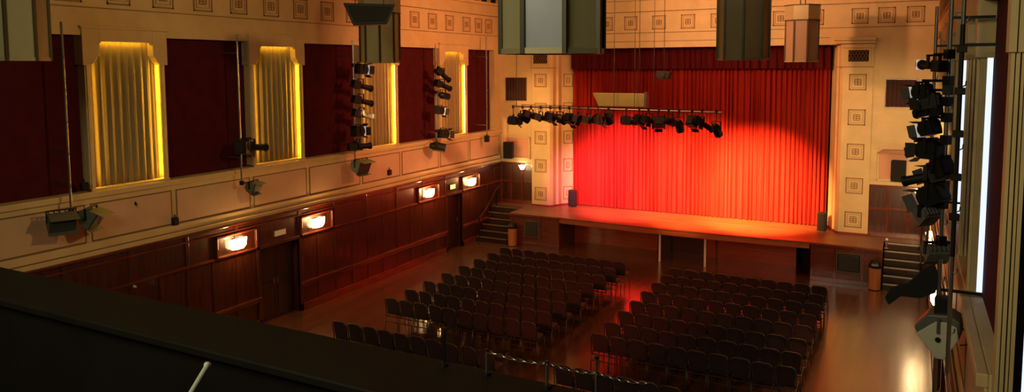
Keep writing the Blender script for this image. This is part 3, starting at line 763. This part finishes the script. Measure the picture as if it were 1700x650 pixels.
MB().box(-.08,.08,-.08,.08,-.3,-.05).build('body','black',t,local=True,bevel=.01); MB().cyl((0,0,-.05),(0,0,.0),.03).build('clamp','black',t,local=True)

# ------------------------------------------------------------------ right wall booms with clustered lanterns
BXR = .34
boom(BXR,-1,9.25,2.1,8.4,(7.2,4.28),'steel boom pole on the right wall, nearest the balcony','steel booms on the right wall')
boom(.30,-1,13.3,3.6,7.6,(7.0,4.6),'steel boom pole on the right wall behind the nearest boom','steel booms on the right wall')
boom(.42,-1,8.6,3.6,9.0,(6.9,),'thin dark pipe with clamp blocks beside the nearest right boom','steel booms on the right wall', r=.02)
G = 'lanterns on the right wall booms'
def rb(kind, y, z, x, pitch, yaw, label, gel=None, sc=1.):
    lantern(kind, (BXR if y < 11 else .30, y, z+.12), 0, 0, label, G, sc, gel, side_arm=None) if False else \
    _rb(kind, y, z, x, pitch, yaw, label, gel, sc)
def _rb(kind, y, z, x, pitch, yaw, label, gel, sc):
    x += .06; sc *= .88
    X0 = BXR if y < 11 else .30
    off = Vector((x-X0, 0, 0)); off = Matrix.Rotation(-yaw,3,'Z') @ off
    lantern(kind, (X0, y, z+.12), yaw, pitch, label, G, sc, gel, side_arm=(off.x, off.y, -.12))
yl = 9.25
rb('profile', yl, 6.70, .14, -.05, .55, 'black lantern with red gel, topmost on the right boom', 'red', .62)
rb('fresnel', yl, 6.42, .04, .2, 1.0, 'black lantern with glinting lens, second down the right boom', 'white', .58)
rb('fresnel', yl, 6.32, .12, .2, 1.2, 'dark boxy lantern just below the second on the right boom', None, .62)
rb('profile', yl, 6.20, .12, .2, .9, 'slim black lantern, fourth down the right boom', None, .5)
rb('fresnel', yl, 6.03, .12, .3, .9, 'black lantern with bright white gel, fifth down the right boom', 'white', .62)
rb('fresnel', yl, 5.79, .14, .0, 1.0, 'round black lantern, sixth down the right boom', None, .72)
rb('fresnel', yl, 5.58, .24, .5, .8, 'black barn door lantern, seventh down the right boom', None, .78)
rb('profile', yl, 5.50, .12, .3, 1.3, 'slim dark lantern pointing left, eighth down the right boom', None, .7)
rb('fresnel', yl, 5.30, .18, .5, 1.0, 'large black lantern in the middle of the right boom cluster', None, .85)
rb('flood', yl, 5.10, .14, .6, .9, 'greenish grey floodlight below the cluster on the right boom', None, .55)
rb('flood', yl, 4.70, .24, .7, .5, 'dark floodlight at the level of the stage steps on the right boom', None, .55)
rb('par', 13.3, 6.0, .14, .3, .9, 'dark round lantern on the far right boom, upper', None, .8)
rb('fresnel', 13.3, 5.4, .14, .3, .9, 'dark boxy lantern on the far right boom, lower', None, .8)
# big pale floodlight near the bottom, seen from behind
t = thing('floodlight', 'large pale grey floodlight hanging lowest on the right boom', 'stage light', (.37, 9.2, 3.92), -.15, G)
b = MB(); b.prism([(-.21,-.10),(-.02,-.34),(.06,-.34),(.19,-.10),(.17,.03),(.07,.07),(-.03,.06)],'Y',-.17,-.14); b.build('back_plate','palegrey',t,local=True,bevel=.012)
b = MB(); b.prism([(-.24,-.04),(-.20,-.12),(.19,-.12),(.20,.08),(.10,.14),(-.12,.12)],'Y',-.14,.20); b.build('housing','grey',t,local=True,bevel=.02)
MB().box(-.015,.015,-.19,-.17,-.06,.10).build('yoke','steel',t,local=True)
MB().cyl((.0,-.17,-.13),(.0,-.185,-.13),.028,.028,14).build('knob','black',t,local=True)
MB().box(-.06,.08,-.08,.08,.12,.30).build('clamp','black',t,local=True)
MB().tube([(.20,0,.10),(.27,0,.12),(.33,.02,.16)],.009,6).tube([(.18,0,.0),(.27,0,-.05),(.26,0,-.18),(.19,0,-.2)],.007,6).build('cable','black',t,local=True)
# black flag sticking out to the left
t = thing('black_flag', 'black cloth flag sticking out left of the right boom', 'flag', (.34, 9.25, 4.36), 0)
MB().prism([(-.52,-.24),(-.46,-.12),(-.30,-.05),(-.14,.14),(-.05,.20),(.0,.06),(-.03,-.12),(-.18,-.20),(-.36,-.20),(-.48,-.32)],'Y',-.02,.02).build('cloth','blackcloth',t,local=True)
MB().cyl((-.12,0,.0),(0,0,.02),.012).build('arm','black',t,local=True)
# clamp blocks on the thin pipe
t = thing('clamp_rail', 'row of dark clamp blocks fixed on the right wall pipe', 'clamps', (.42, 8.6, 4.8))
for z in (6.86,6.45,6.03,5.60,5.20): MB().box(-.045,.045,-.03,.03,z-4.8-.035,z-4.8+.035).build('clamp_block','black',t,local=True,bevel=.005)
MB().cyl((0,0,0),(0,0,2.3),.022).build('rod','black',t,local=True)

# ------------------------------------------------------------------ chandeliers
def chandelier(x, y, glasses, label, rot=0., z0=6.82, z1=8.5, R=.46):
    t = thing('pendant_lantern', label, 'chandelier', (x, y, z0), 0, 'art deco pendant lanterns')
    n = 8; Rc = R/math.cos(PI/n)
    def ring(r, z): return [(r*math.cos(rot+PI/n+2*PI*k/n), r*math.sin(rot+PI/n+2*PI*k/n), z) for k in range(n)]
    H = z1-z0
    for k in range(n):
        a = ring(Rc*.96, .03); b = ring(Rc*.96, H-.45); a2 = ring(Rc*.93,.03); b2 = ring(Rc*.93,H-.45)
        j = (k+1)%n
        g = MB().add([a[k],a[j],b[j],b[k],a2[k],a2[j],b2[j],b2[k]],[(0,1,2,3),(7,6,5,4),(0,4,5,1),(1,5,6,2),(2,6,7,3),(3,7,4,0)])
        g.build('glass_panel', glasses[k], t, local=True)
    m = MB()
    for p, q in zip(ring(Rc*.975,0), ring(Rc*.975,H-.43)): m.box(p[0]-.02,p[0]+.02,p[1]-.02,p[1]+.02,0,H-.43)
    m.build('mullion','mullion',t,local=True)
    def hoop(r0, r1, z0_, z1_):
        h = MB(); A=ring(r0,z0_);B=ring(r1,z0_);C_=ring(r1,z1_);D=ring(r0,z1_)
        for k in range(n):
            j=(k+1)%n
            h.add([A[k],A[j],B[j],B[k],D[k],D[j],C_[j],C_[k]],[(0,1,2,3),(7,6,5,4),(0,4,5,1),(1,5,6,2),(2,6,7,3),(3,7,4,0)])
        return h
    hoop(Rc*.90,Rc*1.0,0,.05).build('bottom_rim','lantern_edge',t,local=True)
    hoop(Rc*.90,Rc*1.05,H-.45,H-.02).build('top_band','lantern_edge',t,local=True)
    hoop(Rc*.90,Rc*1.07,H-.46,H-.44).build('band_line','mullion',t,local=True)
    hoop(Rc*.90,Rc*1.07,H-.03,H).build('top_rim','mullion',t,local=True)
    MB().prism([(p[0],p[1]) for p in ring(Rc*.92,0)],'Z',.01,.03).build('diffuser', glasses[0], t, local=True)
    r = MB()
    for s in (-.07,.07): r.cyl((s,0,H-.05),(s,0,TOPZ-z0),.016)
    r.build('suspension_rod','mullion',t,local=True)
    return t
G8 = ['lanternglass']*8
gb = list(G8); gb[5] = 'lanternsheen'  # one facet carries the painted daylight reflection
chandelier(-2.96, 6.4, gb, 'largest octagonal pendant lantern with daylight sheen painted on its central pane, top centre', .258)
chandelier(-2.94, 15.2, G8, 'olive glass pendant lantern right of centre, in front of the curtain top', -.20)
chandelier(-2.94, 24.0, ['lanternpink']*8, 'small distant pinkish pendant lantern with dark top band, near the right pilaster', .035)
chandelier(-11.70, 6.4, G8, 'dim pendant lantern cut off at the top left corner', -.24)
chandelier(-11.78, 15.2, G8, 'olive pendant lantern behind the black hanging speaker', .267)
# black hanging speaker in front
t = thing('hanging_speaker', 'black wedge shaped speaker hanging before the olive pendant lantern', 'speaker', (-9.57, 12.0, 7.76), .68)
MB().prism([(-.48,.20),(.52,.18),(.36,-.20),(-.30,-.22)],'Y',-.2,.2).build('cabinet','black',t,local=True,bevel=.015)
MB().prism([(-.42,.16),(.46,.14),(.32,-.16),(-.26,-.18)],'Y',-.215,-.2).build('grille','grille',t,local=True)
for x in (-.25,.3): MB().cyl((x,0,.18),(x,0,2.85),.008,n=6).build('cable','black',t,local=True)

# ------------------------------------------------------------------ chairs
def copy_tree(o, parent=None):
    c = o.copy(); COL.objects.link(c); c.parent = parent
    for ch in list(o.children): copy_tree(ch, c)
    return c
def make_chair():
    t = thing('stacking_chair', '', 'chair', (0,0,0), 0)
    W = .199
    # seat
    s = MB(); n=6
    pol = [(-W+.01,.0),(W-.01,.0),(W-.005,.30),(W-.05,.40),(-W+.05,.40),(-W+.005,.30)]
    s.prism(pol,'Z',.425,.475); s.build('seat','winefabric',t,local=True,bevel=.015)
    # backrest: rounded top panel leaning back
    pts = []
    z0, z1, r = .47, .865, .10
    for k in range(7):
        a = PI/2*k/6; pts.append((W-.008-r+r*math.sin(PI/2-a)*1.0, z1-r+r*math.sin(a)))
    left = [(-x, z) for x, z in reversed(pts)]
    poly = [(-W+.03,z0),(W-.03,z0)] + pts + left
    b = MB().prism(poly,'Y',-.028,.024)
    b.v = [(x, y-.02-(z-.45)*.16 - .03*(x/W)**2*-1, z) for x,y,z in b.v]
    b.build('backrest','winefabric',t,local=True,bevel=.02)
    # back frame tube (hoop)
    f = [( W, .0, .44)]; 
    zt = .875; rr = .11
    loop = [(W,.44),(W,zt-rr)]
    for k in range(1,7):
        a = PI/2*k/6; loop.append((W-rr+rr*math.cos(a), zt-rr+rr*math.sin(a)))
    loop += [(-x,z) for x,z in reversed(loop)]
    P = [(x, -.03-(z-.45)*.16, z) for x,z in loop]
    MB().tube(P,.0125,7).build('back_frame','chairframe',t,local=True,smooth=True)
    for sx in (-1,1):
        MB().tube([(sx*W,-.028,.45),(sx*(W+.0),-.07,.2),(sx*W,-.10,.0)],.012,7).build('leg','chairframe',t,local=True,smooth=True)
        MB().tube([(sx*(W-.01),.36,.43),(sx*(W-.01),.39,.2),(sx*(W-.01),.41,.0)],.012,7).build('leg','chairframe',t,local=True,smooth=True)
    MB().tube([(-W,-.045,.385),(W,-.045,.385)],.013,7).tube([(W-.01,-.03,.40),(W-.01,.38,.40)],.011,6).tube([(-W+.01,-.03,.40),(-W+.01,.38,.40)],.011,6).build('seat_rail','chairframe',t,local=True)
    MB().tube([(-W,-.062,.25),(W,-.062,.25)],.012,7).build('stretcher','chairframe',t,local=True)
    return t
proto = make_chair(); first = True
# rows counted from the stage
rowsY = [21.25, 20.42, 19.58, 18.68, 17.80, 16.88, 16.02, 15.18]
PITCH = .431
def put_chair(x, y, label):
    global first
    o = proto if first else copy_tree(proto)
    first = False
    o.location = (x, y, 0); o.rotation_euler = (0,0,random.uniform(-.025,.025))
    o['label'] = label; o['group'] = 'chairs set out in rows'
for blk in ('left','right'):
    for r, y in enumerate(rowsY):
        for k in range(10):
            x = (-7.60 - k*PITCH) if blk == 'left' else (-5.86 + k*PITCH)
            put_chair(x + random.uniform(-.006,.006), y + random.uniform(-.02,.02) , 'wine stacking chair in the %s block, %s row from stage, %s from the aisle' % (blk, ORD[r], ORD[k]))
for k in range(10):
    put_chair(-7.60-k*PITCH, 13.20+random.uniform(-.02,.02), 'wine stacking chair in the separate rear row, left block, %s from the aisle' % ORD[k])
for k in range(6):
    put_chair(-5.86+k*PITCH, 13.22+random.uniform(-.02,.02), 'wine stacking chair in the separate rear row, right block, %s from the aisle' % ORD[k])
# ------------------------------------------------------------------ balcony
bal = thing('balcony_parapet', 'dark balcony front with a broad flat ledge in the foreground', 'balcony', (-7, 2.9, 4.2), 0, kind='structure')
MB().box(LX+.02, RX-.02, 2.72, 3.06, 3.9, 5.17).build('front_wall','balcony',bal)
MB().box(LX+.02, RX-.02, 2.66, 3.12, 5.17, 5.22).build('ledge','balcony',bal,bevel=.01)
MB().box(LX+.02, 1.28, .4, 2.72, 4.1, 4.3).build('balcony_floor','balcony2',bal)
rl = thing('ledge_rail', 'short metal posts with a twisted chrome rail on the balcony ledge', 'rail', (-1.5, 3.05, 5.22))
px = [-2.01, -1.765, -1.444, -1.20]; pz = [5.41, 5.345, 5.345, 5.41]
for x, zt in zip(px, pz):
    p = MB().cyl((x,3.06,5.22),(x,3.06,zt),.007,.007,8); p.build('post','chrome' if x<-1.9 else 'steel',rl)
    MB().cyl((x,3.06,5.22),(x,3.06,5.235),.022,.02,10).build('post_base','black',rl)
    MB().cyl((x,3.06,zt-.005),(x,3.06,zt+.006),.012,.009,8).build('finial','chrome',rl)
tw = MB()
for a, b in ((px[1],px[2]),(px[2],px[3]),(px[3],-.96)):
    for ph in (0, PI):
        pts = []
        for k in range(41):
            u = k/40; x = a+(b-a)*u; th = u*2*PI*3+ph
            pts.append((x, 3.06+.006*math.cos(th), 5.337+.006*math.sin(th)-.012*math.sin(PI*u)))
        tw.tube(pts,.0035,6)
tw.build('twisted_rail','chrome',rl,smooth=True)
t = thing('handrail_tube', 'pale blurred tube end in the dark balcony foreground', 'tube', (-1.97, 1.62, 4.3))
MB().tube([(.0,0,1.455),(-.005,0,1.44),(-.09,0,1.33),(-.22,0,1.15),(-.26,0,.9)],.011,10).build('tube','palegrey',t,local=True,smooth=True)
MB().cyl((-.26,0,0),(-.26,0,.9),.014).build('post','black',t,local=True)

# ------------------------------------------------------------------ camera
cam_d = bpy.data.cameras.new('camera'); cam = bpy.data.objects.new('camera', cam_d); COL.objects.link(cam)
Rw = Matrix(((0.8837511013272035,-0.036170403725206204,0.46655727708107897),(0.4679406695552371,0.07670004959627194,-0.8804252564347106),(-0.0039396293165086665,0.9963979146336494,0.08470935623981268)))
cam.matrix_world = Matrix.Translation((0,0,6.7)) @ Rw.to_4x4()
cam_d.sensor_width = 36; cam_d.sensor_fit = 'HORIZONTAL'; cam_d.lens = 1251.19/1700*36
cam_d.shift_x = 0; cam_d.shift_y = (218-325)/1700
cam_d.clip_start = .05; cam_d.clip_end = 200
SC.camera = cam

# ------------------------------------------------------------------ light
w = bpy.data.worlds.new('world'); SC.world = w; w.use_nodes = True
w.node_tree.nodes['Background'].inputs[0].default_value = (.55,.55,.42,1); w.node_tree.nodes['Background'].inputs[1].default_value = .04
# stage lanterns on the bar and booms: red and amber on the curtain
lamp('SPOT','bar_spot',(-9.4,21.9,4.7),12500,(1,.22,.22),.1,(-9.4,27.6,2.3),56,1.)
lamp('SPOT','bar_spot',(-6.9,21.9,4.7),14000,(1,.34,.12),.1,(-6.7,27.6,2.1),58,1.)
lamp('SPOT','bar_spot',(-4.9,21.9,4.6),25000,(1,.38,.11),.1,(-4.7,27.6,2.1),52,1.)
lamp('SPOT','bar_spot',(-10.6,21.9,4.7),3000,(1,.2,.35),.1,(-10.9,27.6,1.9),44,1.)
lamp('SPOT','added_fill_spot',(-7.0,3.0,5.6),2600,(1,.12,.04),.1,(-7.0,26.4,.4),32,1.)  # added unseen spot that reddens the stage front
# wash on the stage-end walls and pilasters from the booms
lamp('SPOT','boom_wash',(.2,13.3,5.6),5600,(1,.58,.24),.12,(-.9,27,3.8),32,.9)
lamp('SPOT','boom_wash',(-14.1,17.3,5.4),4600,(1,.48,.15),.12,(-13.0,27,4.0),34,.9)
# added fill lights without fixtures: walls, stage end, floor and foreground
a = lamp('AREA','added_ceiling_fill',(-7.0,20.5,10.2),480,(1,.42,.16),7,(-9,26,6.5)); a.data.shape='RECTANGLE'; a.data.size_y=4  # added area fill under the ceiling, no lamp there
lamp('SPOT','added_wall_spot',(-1.0,17.0,8.8),5200,(1,.33,.13),.3,(-14.6,22,5.8),50,1.)  # added unseen spots brighten the left wall and the stage header
lamp('SPOT','added_wall_spot',(-1.0,9.0,8.8),1150,(1,.62,.20),.3,(-14.6,11.0,6.0),56,1.)
lamp('SPOT','added_wall_spot',(-10.0,14.0,9.4),4200,(1,.42,.18),.3,(-4,27,8.6),46,1.)
lamp('SPOT','added_floor_spot',(-1.2,14.0,9.6),1900,(1,.36,.14),.3,(-.2,17.0,0),34,1.)  # added unseen spot that warms the right side of the floor
a = lamp('AREA','added_front_fill',(-4.0,-1.5,9.6),280,(1.,.9,.58),3,(-6,12,5))  # added soft fill behind the camera for lanterns and chairs
lamp('SPOT','added_fill_spot',(-1.6,1.2,7.6),150,(1,.68,.25),.15,(.64,8.4,5.6),40,1.)  # added unseen spot that lifts the near right wall

lamp('SPOT','added_fill_spot',(-3.4,-1,9.0),420,(1,.95,.6),.2,(-2.94,15.2,7.7),11,.6)  # added unseen spot that brightens the right middle pendant
lamp('SPOT','added_fill_spot',(-3.4,-1,9.0),300,(1,.9,.55),.2,(-11.78,15.2,7.7),11,.6)  # same added light for the left middle pendant
vs = SC.view_settings
vs.view_transform = 'Standard'; vs.look = 'None'; vs.gamma = 1; vs.use_curve_mapping = False; vs.exposure = .14
SC.cycles.use_denoising = True
SC.cycles.max_bounces = 6; SC.cycles.diffuse_bounces = 3; SC.cycles.caustics_reflective = False; SC.cycles.caustics_refractive = False
SC.cycles.sample_clamp_indirect = 4
